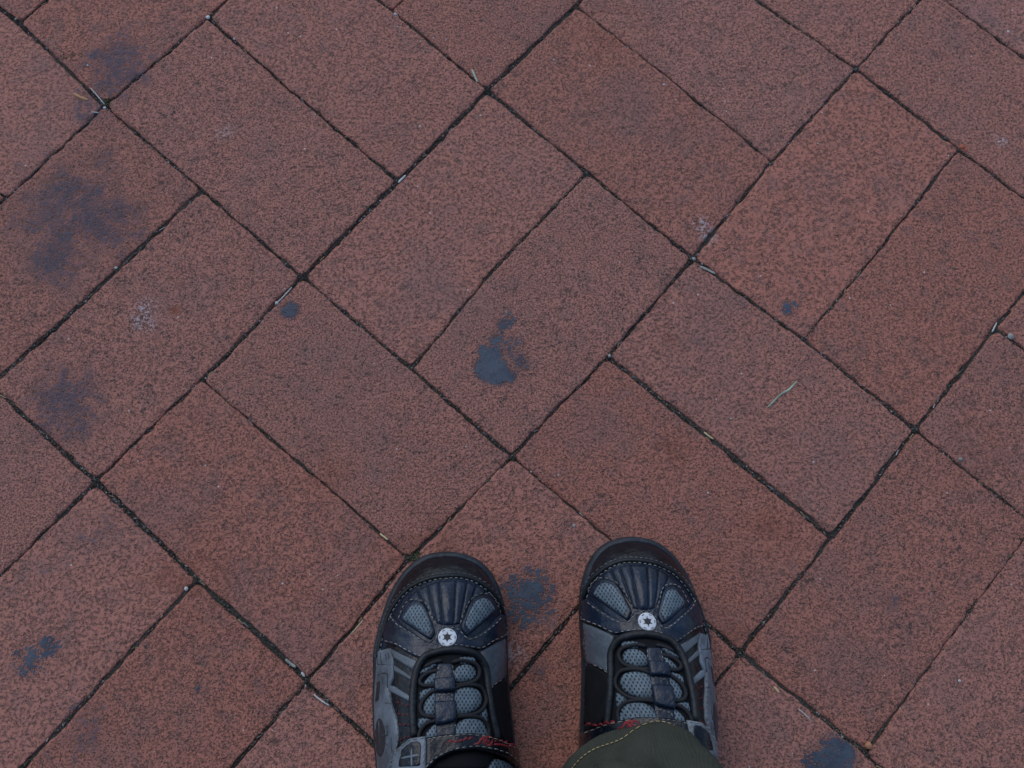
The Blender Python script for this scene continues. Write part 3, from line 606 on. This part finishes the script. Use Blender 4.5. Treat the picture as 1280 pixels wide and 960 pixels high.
def build_shoe(label, origin, A, mirrored, lean=0.):
    s = Shoe(label, origin, A, lean); D = PLAN
    # sole: rubber, with a rolled edge and a bumper that climbs the toe
    n = len(SOLE_PLAN); toe = np.clip((SOLE_PLAN[:, 1]-18)/34, 0, 1)
    prof = [(0, 7.0), (1.2, 5.0), (3.2, 2.4), (5.2, 1.2), (6.4, .4), (12, 0), (16.5, .3), (19.5, 1.0), (21.2, 2.4), (21.4, 5.5), (18, 8)]
    V, F = [], []
    for z, ins in prof:
        q = inset_poly(SOLE_PLAN, ins); V.append(np.c_[q, z+(toe*4.0 if z > 10 else 0*toe)])
    V = np.vstack(V)
    area = np.sum(SOLE_PLAN[:, 0]*np.roll(SOLE_PLAN[:, 1], -1)-np.roll(SOLE_PLAN[:, 0], -1)*SOLE_PLAN[:, 1])
    for r in range(len(prof)-1):
        for i in range(n):
            j = (i+1) % n; q = (r*n+i, r*n+j, (r+1)*n+j, (r+1)*n+i); F.append(q if area > 0 else q[::-1])
    b = tuple(range(n)); F.append(b[::-1] if area > 0 else b)
    s.mesh('sole', s.out(V[:, :2], V[:, 2]), F, M_RUBBER)
    # upper: the body of the shoe
    s.panel('upper', UPPER_PLAN, M_BLACK, t=0, bevel=2.0, step=3.0, curve=False, below=3.0)
    # toe rand between sole and piping
    pipe = smooth_open(D['piping'], 2.5)
    ed = inset_poly(UPPER_PLAN, .8)
    d0 = np.argmin(((ed-pipe[0])**2).sum(1)); d1 = np.argmin(((ed-pipe[-1])**2).sum(1))
    def ring(i, j):
        out = [i]
        while out[-1] != j: out.append((out[-1]+1) % len(ed))
        return out
    ra, rb_ = ring(d0, d1), ring(d1, d0)
    toe_i = int(np.argmax(ed[:, 1])); ra = ra if toe_i in ra else rb_[::-1]
    poly = np.vstack([ed[ra], pipe[::-1][1:-1]])
    s.panel('toe_rand', poly, M_BLACK, t=.9, bevel=.8, step=1.8, curve=False)
    tb = s.panel('toe_box', D['toebox'], M_NAVY, t=.3, bevel=1, step=2.0, curve=False)
    for rib in D['ribs']:
        s.panel('toe_rib', rib, M_NAVY, t=.9, bevel=1.3, puff=.9, puffd=5, off=.1, step=1.3, curve=False, parent=tb, below=.6)
    pp = s.tube('piping', D['piping'], 1.5, 1.0, M_BIND)
    s.stitches(D['piping'], 2.2, M_THREAD2, pp, shift=1.2 if not mirrored else 1.2)
    s.stitches(D['piping'], 1.5, M_THREAD, pp, shift=-2.0)
    # mesh windows of the toe
    for k in ('outer', 'inner'):
        mp = np.array(D['mesh_'+k]); c = mp.mean(0)
        fr = s.panel('mesh_surround', c+(mp-c)*1.12, M_NAVY, t=1.5, bevel=1.2, off=.4, step=1.6)
        s.panel('mesh_panel', c+(mp-c)*.88, M_MESH, t=.9, bevel=1.0, puff=.9, off=1.2, step=1.3, parent=fr)
        s.stitches(D['eye_seam_'+k], 2.25, M_THREAD, fr, r=.3)
    vamp = s.panel('vamp_overlay', D['vamp'], M_NAVY, t=1.5, bevel=1.1, off=1.0, step=1.8, curve=False,
                   disp=lambda Q, d: ((vnoise(Q[:, 0]*.12, Q[:, 1]*.3, 5)-.5)*1.3+(vnoise(Q[:, 0]*.3+Q[:, 1]*.25, Q[:, 1]*.5-Q[:, 0]*.1, 8)-.5)*.5)*np.clip(d/4, 0, 1))
    s.stitches(D['vamp_top_seam'], 2.75, M_THREAD, vamp, shift=-1.3)
    s.stitches(D['vamp_bottom_seam'], 2.75, M_THREAD, vamp, shift=-1.2)
    # badge: white disc with a dark six-spoked wheel mark
    bc = np.array([0., 0.]); RB = 5.7
    circ = lambda r, n=28, c=bc: [(c[0]+r*math.cos(6.28318*i/n), c[1]+r*math.sin(6.28318*i/n)) for i in range(n)]
    badge = s.panel('badge', circ(RB), M_WHITE, t=.7, bevel=.5, off=2.4, step=1.2, curve=False)
    star = []
    for i in range(6):
        a = math.pi/2+i*math.pi/3
        for da, r in ((-.27, .36), (-.11, .46), (-.13, .60), (.13, .60), (.11, .46), (.27, .36)): star.append((RB*r*math.cos(a+da), RB*r*math.sin(a+da)))
    s.panel('badge_mark', star, M_INK, t=.15, bevel=.15, off=3.05, step=.7, curve=False, parent=badge, below=.1)
    for i in range(6):
        a = i*math.pi/3; arc = [(RB*.86*math.cos(a+q), RB*.86*math.sin(a+q)) for q in (-.26, -.13, 0, .13, .26)]+[(RB*.76*math.cos(a+q), RB*.76*math.sin(a+q)) for q in (.24, .12, 0, -.12, -.24)]
        s.panel('badge_mark', arc, M_INK, t=.12, bevel=.12, off=3.05, step=.7, curve=False, parent=badge, below=.1)
    # outer side: pale printed panel with dark ink shapes, stripes, red thread
    pr = s.panel('side_print', D['print'], M_PRINT, t=1.0, bevel=.9, off=.6, step=1.8, curve=False)
    s.stitches(D['print_seam'], 1.9, M_THREAD, pr)
    dk = s.panel('print_disc', D['disc'], M_INK, t=.4, bevel=.5, off=1.45, step=1.6, parent=pr, below=.3)
    s.panel('print_window', D['window'], M_INK, t=.2, bevel=.3, off=1.5, step=1.5, parent=pr, curve=False, below=.3)
    for ln in D['print_lines'][:-4]+D['print_lines'][-2:]: s.tube('print_line', ln, .38, 1.65, M_INK, pr, sides=5, curve=False)
    for ln in D['print_lines'][-4:-2]: s.tube('print_line', ln, .4, 1.95, M_PRINT, pr, sides=5, curve=False)
    for k, m in (('stripe1', M_SILVER), ('stripe2', M_SILVER), ('stripe3', M_PRINT)):
        st = s.panel('side_stripe', D[k], m, t=.8, bevel=.7, off=.7, step=1.5, curve=False)
    s.stitches([D['stripe3'][0], D['stripe3'][2]], 1.75, M_THREAD, st, curve=False, shift=-.6) if False else None
    for ln in D['red']+D['inner_red']: s.stitches(ln, .75, M_RED, None, dash=2.0, gap=.7, r=.28)
    # inner side
    q = s.panel('quarter_panel', D['quarter_inner'], M_LINING, t=1.0, bevel=1.0, off=.4, step=2.0, curve=False)
    sv = s.panel('silver_panel', D['silver'], M_SILVER, t=1.1, bevel=1.0, off=.5, step=1.8, curve=False)
    s.stitches(D['silver_seam'], 1.8, M_THREAD, q, shift=.4)
    # tongue, pads, cords
    tg = s.panel('tongue', D['tongue'], M_LINING, t=.5, bevel=2, off=.3, step=2.2, curve=False)
    for p in D['pads']:
        s.panel('tongue_pad', p, M_MESH, t=.8, bevel=1.0, puff=1.5, puffd=4.5, off=.8, step=1.2, parent=tg)
    sp_ = s.panel('tongue_strip', D['strip'], M_NAVY, t=1.0, bevel=.9, off=1.9, step=1.6, curve=False)
    for bnd in D['band']:
        cy = np.mean(np.array(bnd)[:, 1])
        s.panel('cord_loop', bnd, M_NAVY, t=1.2, bevel=1.0, off=2.8, step=1.4, curve=False, parent=sp_, disp=lambda Q, d, cy=cy: 2.4*np.clip(1-((Q[:, 1]-cy)/12)**2, 0, 1))
    for sm in D['patch_seams']: s.stitches(sm, 3.1, M_THREAD, sp_, curve=False, dash=1.9, gap=.8)
    for ln in D['laces']: s.tube('lace', ln, 1.25, 2.1, M_LACE)
    th = s.tube('throat_binding', D['throat'], 2.5, 1.7, M_BIND, sides=10)
    # strap across the instep
    sv_ = dict(t=1.6, bevel=1.3, step=1.8, curve=False)
    strap = s.panel('strap', D['strap'], M_BLACK, off=3.6, **sv_)
    s.stitches(D['strap_seam_top'], 5.3, M_THREAD, strap, shift=-1.5)
    s.stitches(D['strap_seam_low'], 5.3, M_THREAD, strap, shift=-1.5)
    tc = np.array(D['text'])
    for ln in TEXT_STROKES:
        p = np.array(ln, float)
        if mirrored: p[:, 0] = tc[:, 0].sum()-p[:, 0]
        s.tube('lettering', p, .8, 5.1, M_REDINK, strap, sides=5, flatten=.4, curve=len(p) > 2)
    tab = s.panel('strap_tab', D['tab'], M_PRINT, off=3.2, **sv_)
    s.panel('tab_inlay', D['tab_in'], M_BLACK, t=.5, bevel=.5, off=4.6, step=1.8, curve=False, parent=tab, below=.4)
    s.stitches(D['tab_seam'], 4.95, M_THREAD, tab, curve=False)
    for ln in ([] if mirrored else D['tab_cross']): s.tube('tab_mark', ln, .7, 5.0, M_PRINT, tab, sides=5, flatten=.5)
    s.panel('collar_mesh', D['low_mesh'], M_MESH, t=1, bevel=1.2, off=.7, step=2.0, puff=1.2)
    # padded collar round the ankle
    ck = [( -32, -104), (-20, -92), (2, -88), (26, -92), (36, -106), (36, -130), (24, -148), (2, -154), (-20, -148), (-32, -130), (-32, -104)]
    s.tube('collar', ck, 5.0, 3.0, M_LINING, sides=10)
    return s
TEXT_STROKES = [[[1.5, -63.0], [3.0, -61.5], [4.7, -61.2]], [[5.1, -62.2], [6.3, -61.7], [7.6, -62.1]], [[8.1, -62.0], [9.0, -60.9], [9.9, -61.9]], [[9.9, -61.4], [11.6, -59.8], [12.6, -61.2]], [[12.5, -61.1], [13.8, -59.7], [14.9, -59.8]], [[9.8, -61.7], [14.7, -60.9]], [[15.2, -63.7], [17.4, -63.1], [18.7, -60.8], [20.9, -59.0], [21.9, -60.2], [20.9, -62.1], [19.2, -63.0]], [[19.7, -59.8], [20.9, -62.8], [23.2, -64.5], [24.5, -62.9], [24.6, -60.6]], [[17.4, -62.7], [20.0, -60.2], [23.2, -59.5], [25.2, -60.3]], [[20.9, -61.1], [23.2, -62.4], [23.6, -63.9]], [[25.8, -62.6], [26.8, -61.0], [27.6, -62.9]], [[28.2, -61.8], [30.1, -61.6], [30.5, -63.3]], [[31.0, -62.9], [32.9, -62.3], [33.4, -64.0]], [[34.1, -64.0], [35.8, -64.4], [38.6, -65.2]], [[34.3, -64.9], [37.0, -66.1], [38.3, -66.7]], [[25.5, -63.8], [29.6, -64.1], [34.3, -65.7]]]
left = build_shoe('dark leather shoe on the left, its strap and red lettering fully in view', (-0.0191, 0.0346), ((1, 0), (0, 1)), False)
right = build_shoe('dark leather shoe on the right, its strap half covered by an olive trouser hem', (0.1059, 0.0444), ((-.972, -.065), (-.002, 1.012)), True, .25)

# ------------------------------------------------------------------ the wearer's trousers
def trousers():
    root = empty('trousers', (.04, -.10, 0))
    tag(root, 'olive green trousers with tan hem stitching, hanging over the right shoe', 'trousers')
    off = np.array([.04, -.10, 0])
    def leg(hem, knee, hip, a0, b0, front_z, back_z, seed, crease):
        nth, rows = 96, 70
        V = []; th = np.linspace(0, 2*math.pi, nth, endpoint=False)
        fy = np.sin(th)                                       # +1 = front
        ex, ey = np.sign(np.cos(th))*np.abs(np.cos(th))**.90, np.sign(fy)*np.abs(fy)**.90
        hz = back_z+(front_z-back_z)*np.clip(.5+.5*fy, 0, 1)**.8+.004*np.cos(3*th+seed)
        for k in range(rows):
            t = (k/(rows-1))**1.5
            z = hz*(1-t)+.60*t
            cx = np.interp(t, [0, .45, 1], [hem[0], knee[0], hip[0]]); cy = np.interp(t, [0, .06, .15, .45, 1], [hem[1], hem[1]-.012, hem[1]-.026, knee[1], hip[1]])
            a = np.interp(t, [0, .02, .1, .45, 1], [a0, a0*.99, a0*1.02, .068, .080]); b = np.interp(t, [0, .1, .45, 1], [b0, b0*.97, .068, .085])  # unseen upper legs made fuller to block sky light between the shoes
            n1 = vnoise(th*1.6+seed*9+z*14, z*26+seed*3, seed)-.5; n2 = vnoise(th*4+seed+z*40, z*60, seed+2)-.5
            am = np.interp(t, [0, .02, .08, .4, 1], [.002, .005, .012, .009, .005])
            d = n1*am+n2*am*.35
            g = np.clip(t/.035, 0, 1)*np.clip(1.4-t*2, 0, 1)
            d = d+g*(.0048*np.cos(3*th+1.1+seed+30*t)+.0030*np.abs(np.sin(3.5*th+.6*seed-22*t))+.0028*np.cos(7*th+2.2+60*t))+.0009*np.exp(-((t-.012)/.004)**2)
            d = d+crease*np.exp(-((th-1.45-3.2*t)/.22)**2)*np.clip(t/.05, 0, 1)*np.clip(1-t/.3, 0, 1)
            V.append(np.c_[cx+(a+d)*ex, cy+(b+d)*ey, z+0*th])
        inner = [np.c_[hem[0]+(a0-.0022)*ex, hem[1]+(b0-.0022)*ey, hz+.0003], np.c_[hem[0]+(a0-.008)*ex, hem[1]-.004+(b0-.009)*ey, hz+.008]]
        V = inner[::-1]+V
        G = np.stack(V); nr = len(G); P = G.reshape(-1, 3)-off
        F = []
        for r in range(nr-1):
            for k in range(nth):
                j = (k+1) % nth; F.append((r*nth+k, r*nth+j, (r+1)*nth+j, (r+1)*nth+k))
        o = link_mesh('trouser_leg', P, F, M_CLOTH, root)
        # hem stitching, one line of thread about 9 mm above the edge
        VV, FF, b_ = [], [], 0
        rows3 = G[2:]
        def at(thv, up):
            g = thv/(2*math.pi)*nth; i = int(g) % nth; col = rows3[:, i]*(1-g+int(g))+rows3[:, (i+1) % nth]*(g-int(g))
            L = np.concatenate([[0], np.cumsum(np.linalg.norm(np.diff(col, axis=0), axis=1))])
            p = np.array([np.interp(up, L, col[:, q]) for q in range(3)]); nr_ = np.array([math.cos(thv), math.sin(thv), .9]); return p, nr_/np.linalg.norm(nr_)
        q = 0.
        while q < 2*math.pi:
            pts = [at(q+e, .011) for e in (0, .02, .04)]
            C = np.array([p+n*.0007 for p, n in pts]); N = np.array([n for p, n in pts])
            if np.linalg.norm(C[2]-C[0]) > .0008:
                v, f = tube_geo(C, N, .00036, 5); VV.append(v-off); FF += [tuple(i+b_ for i in g) for g in f]; b_ += len(v)
            q += .056
        link_mesh('stitching', np.vstack(VV), FF, flat('ochre_thread', (.36, .27, .13), .8), o)
        return o
    leg((.0915, -.0735), (.095, -.140), (.10, -.160), .0500, .0560, .104, .062, 1, .008)
    leg((-.010, -.1180), (-.015, -.150), (-.005, -.160), .0465, .0540, .098, .050, 4, .004)
    # unseen hips and waistband close the top; brought forward to shade between the shoes
    V = []; th = np.linspace(0, 2*math.pi, 72, endpoint=False)
    for z, a, b in ((.54, .120, .080), (.58, .136, .098), (.62, .144, .110), (.67, .144, .114), (.70, .140, .112), (.702, .136, .108), (.70, .02, .02)):
        V.append(np.c_[.048+a*np.cos(th), -.150+b*np.sin(th), z+0*th])
    G = np.stack(V); P = G.reshape(-1, 3)-off; F = []
    for r in range(len(V)-1):
        for k in range(72): F.append((r*72+k, r*72+(k+1) % 72, (r+1)*72+(k+1) % 72, (r+1)*72+k))
    F.append(tuple(range(71, -1, -1))); F.append(tuple((len(V)-1)*72+k for k in range(72)))
    link_mesh('unseen_waist', P, F, M_CLOTH, root)
trousers()

# ------------------------------------------------------------------ litter lying on the bricks and in the joints
def rod(name, pts, r, mat, label, cat, group=None, knob=0., sides=7, flatten=1.):
    q = smooth_open([(p[0]*1000, p[1]*1000) for p in pts], 1.0)*.001
    n = len(q); r *= .8; z = np.full(n, r*.4-.0002)+np.array([p[2] if len(p) > 2 else 0 for p in pts]).mean()
    z += (vnoise(np.arange(n)*.35, np.full(n, r*1e4), 6)-.5)*r*.6
    C = np.c_[q, z]; c = C.mean(0); c[2] = 0
    V, F = tube_geo(C-c, np.tile([0, 0, 1.], (n, 1)), r, sides, flatten)
    V += np.random.default_rng(n).normal(0, r*.09, V.shape)
    o = link_mesh(name, V, F, mat, loc=c)
    if knob:
        k = pebble_geo(knob, 3); k[0][:] += C[0]-c; link_mesh('tip', k[0], k[1], mat, o)
    return tag(o, label, cat, group)
def pebble_geo(r, seed, squash=.7):
    bm = bmesh.new(); bmesh.ops.create_icosphere(bm, subdivisions=2, radius=r)
    rg = np.random.default_rng(seed); ax = rg.uniform(.75, 1.25, 3); ax[2] *= squash
    V = np.array([v.co[:] for v in bm.verts])*ax
    V *= (1+(vnoise(V[:, 0]/r*1.7+seed, V[:, 1]/r*1.7+V[:, 2]/r*2, seed)-.5)*.5)[:, None]
    F = [tuple(v.index for v in f.verts) for f in bm.faces]; bm.free()
    return V, F
def pebble(p, r, mat, label, seed, name='pebble', cat='pebble', z=None, group=None):
    V, F = pebble_geo(r*.82, seed); o = link_mesh(name, V, F, mat, loc=(p[0], p[1], r*.45 if z is None else z)); return tag(o, label, cat, group)
M_TWIG = flat('orange_wood', (.42, .22, .10), .7, .6, gscale=500); M_STRAW = flat('dry_straw', (.45, .38, .22), .7, .4, gscale=600)
M_PALE = flat('bleached_stem', (.36, .36, .34), .6, .4, gscale=600); M_GREYW = flat('weathered_stem', (.24, .25, .22), .8, .5, gscale=600)
M_CLAY = flat('clay_chip', (.34, .10, .05), .85, .6); M_STONE = flat('grey_stone', (.26, .26, .25), .8, .6); M_QUARTZ = flat('white_stone', (.42, .43, .43), .6, .4)
M_MOSS = flat('moss', (.075, .105, .050), .95, .6); M_LICH = flat('pale_lichen', (.26, .34, .26), .9, .5); M_SEED = flat('tan_seed', (.30, .14, .07), .6, .3)
rod('twig', [(-0.3136, 0.4453), (-0.3078, 0.4419), (-0.3021, 0.4400)], .0013, M_TWIG, 'short orange-brown twig stub lying on the brick at upper left', 'twig')
rod('stem', [(-0.1488, 0.2764), (-0.1439, 0.2820), (-0.1385, 0.2889)], .0007, M_PALE, 'white stem with a round tip lodged in a joint left of centre', 'stem', knob=.0017)
rod('straw', [(0.2080, 0.2006), (0.2173, 0.2097), (0.2241, 0.2139), (0.2303, 0.2200)], .0009, M_LICH, 'thin bent grey-green straw lying across a brick on the right', 'straw')
rod('stem', [(0.1637, 0.3089), (0.1690, 0.3064), (0.1748, 0.3033)], .0012, M_GREYW, 'stubby grey stem in the joint beside the dark junction right of centre', 'stem', flatten=.6)
rod('straw', [(-0.0682, 0.1082), (-0.0654, 0.1060), (-0.0626, 0.1038)], .0008, M_STRAW, 'tiny yellow straw in the joint just above the left shoe', 'straw')
rod('straw', [(-0.0859, 0.0400), (-0.0818, 0.0442), (-0.0782, 0.0490)], .0006, M_STRAW, 'slim yellow straw in the joint to the left of the left shoe', 'straw')
rod('straw', [(-0.1088, 0.0010), (-0.1033, -0.0031), (-0.0979, -0.0062)], .0007, M_PALE, 'bleached straw in the wide joint at lower left', 'straw')
rod('straw', [(-0.1285, 0.0237), (-0.1246, 0.0206), (-0.1213, 0.0185)], .0012, M_GREYW, 'flat grey straw piece in the joint above the lower left junction', 'straw', flatten=.5)
rod('straw', [(-0.1175, 0.0154), (-0.1152, 0.0123)], .0011, M_PALE, 'short pale straw at the lower left crossing of joints', 'straw', flatten=.6)
rod('straw', [(-0.3014, 0.4503), (-0.2952, 0.4435), (-0.2890, 0.4361)], .0006, M_PALE, 'pale straw sliver in the upper left joint', 'straw')
rod('straw', [(-0.2987, 0.4297), (-0.2926, 0.4292)], .0006, M_PALE, 'bleached sliver below the upper left crossing', 'straw')
rod('straw', [(0.3788, 0.2595), (0.3811, 0.2632), (0.3833, 0.2670)], .0007, M_PALE, 'small white sliver in the joint at the right edge', 'straw')
rod('straw', [(0.2206, 0.0496), (0.2116, 0.0394), (0.2022, 0.0560)][:2], .0005, M_STRAW, 'thin sliver lying in the joint right of the right shoe', 'straw') if False else None
rod('straw', [(0.1607, 0.1819), (0.1640, 0.1790), (0.1673, 0.1767)], .0008, M_STRAW, 'tan sliver in the dark joint above the right shoe', 'straw')
rod('straw', [(0.1996, 0.0062), (0.2031, 0.0021)], .0009, M_STRAW, 'tan flake in the joint at lower right', 'straw')
rod('straw', [(0.2154, -0.0083), (0.2205, -0.0129), (0.2235, -0.0160)], .0006, M_PALE, 'pale thread of straw in the joint near the lower right tar patch', 'straw')
rod('stem', [(-0.0629, 0.3743), (-0.0600, 0.3776), (-0.0576, 0.3803)], .0011, M_QUARTZ, 'cream sliver at the joint corner above centre', 'stem', flatten=.6)
pebble((0.3734, 0.4107), .0026, M_CLAY, 'red brick chip in the joint at upper right', 9, 'brick_chip', 'chip', .0006)
pebble((0.3757, 0.4086), .0019, M_CLAY, 'smaller red chip touching the brick chip at upper right', 12, 'brick_chip', 'chip', .0006)
pebble((0.2605, -0.0318), .0028, M_SEED, 'round tan seed at the lower right crossing', 5, 'seed', 'seed', .0012)
for p, r, m, l in (((-0.2163, 0.5141), .0017, M_QUARTZ, 'white pebble at the joint crossing near the top left'), ((-0.1943, 0.4951), .0013, M_QUARTZ, 'white pebble in the joint below the top left crossing'),
                   ((-0.2887, 0.4333), .0016, M_QUARTZ, 'white pebble in the dirty crossing at upper left'), ((-0.3052, 0.4697), .0010, M_QUARTZ, 'tiny white pebble on the dark stained brick at upper left'), ((0.3922, 0.2559), .0025, M_STONE, 'grey pebble in the joint at the right edge'),
                   ((0.1591, 0.3146), .0018, M_STONE, 'grey pebble sitting in the crossing right of centre'), ((0.0942, 0.2382), .0015, M_STONE, 'grey pebble at the joint corner below the crossing right of centre'), ((0.1423, 0.4610), .0011, M_QUARTZ, 'tiny white pebble on a brick at the top'),
                   ((0.0367, 0.1521), .0012, M_STONE, 'small grey pebble in the joint above the gap between the shoes'), ((-0.1981, 0.0701), .0016, M_QUARTZ, 'cream pebble at the joint corner at lower left'), ((-0.1282, 0.4299), .0009, M_STONE, 'tiny grey pebble on a brick near the top'),
                   ((0.3442, 0.1632), .0020, M_STONE, 'grey pebble in the fine joint at right'), ((0.3266, 0.0099), .0011, M_QUARTZ, 'white pebble on the brick at lower right'), ((-0.2677, 0.3025), .0014, M_QUARTZ, 'cream pebble in the joint beside the big dark stain'),
                   ((0.4220, 0.5138), .0014, M_QUARTZ, 'white pebble in the joint at the top right corner'), ((0.0661, 0.1143), .0015, M_STONE, 'pale pebble beside the joint above the right shoe'), ((-0.0694, 0.5199), .0014, M_QUARTZ, 'white pebble in the joint at the top edge'), ((0.2600, 0.4116), .0009, M_STONE, 'tiny grey pebble between joints at upper right')):
    pebble(p, r, m, l, int(abs(p[0])*9999) % 97, z=.0004)
def tuft(name, p, r, mat, label, cat, n, length, seed):
    rg = random.Random(seed); V, F = [], []
    for _ in range(n):
        a = rg.random()*6.28; d = r*math.sqrt(rg.random()); x, y = d*math.cos(a), d*math.sin(a); h = length*rg.uniform(.4, 1); b = rg.random()*6.28; w = .0004
        lx, ly = math.cos(b)*h*.8, math.sin(b)*h*.8; k = len(V)
        V += [(x-w*math.sin(b), y+w*math.cos(b), -.003), (x+w*math.sin(b), y-w*math.cos(b), -.003), (x+lx*.6+w*math.sin(b), y+ly*.6, h*.5), (x+lx*.6-w*math.sin(b), y+ly*.6, h*.55), (x+lx, y+ly, h*.55)]
        F += [(k, k+1, k+2, k+3), (k+3, k+2, k+4)]
    o = link_mesh(name, V, F, mat, smooth=False, loc=(p[0], p[1], 0)); tag(o, label, cat)
tuft('moss_tuft', (-0.0435, 0.0917), .0035, M_MOSS, 'green moss tuft in the crossing at the left shoe toe', 'moss', 90, .003, 1)
tuft('moss_tuft', (-0.3214, 0.4778), .006, M_MOSS, 'dark moss in the joint at upper left', 'moss', 60, .002, 2)
tuft('moss_tuft', (-0.2862, 0.4382), .004, M_MOSS, 'brownish moss clump at the upper left crossing', 'moss', 70, .0025, 3)
rod('lichen_sprig', [(-0.0081, 0.4717), (-0.0062, 0.4668), (-0.0037, 0.4605)], .0010, M_LICH, 'pale green lichen sprig in the joint at top centre', 'lichen', flatten=.6)
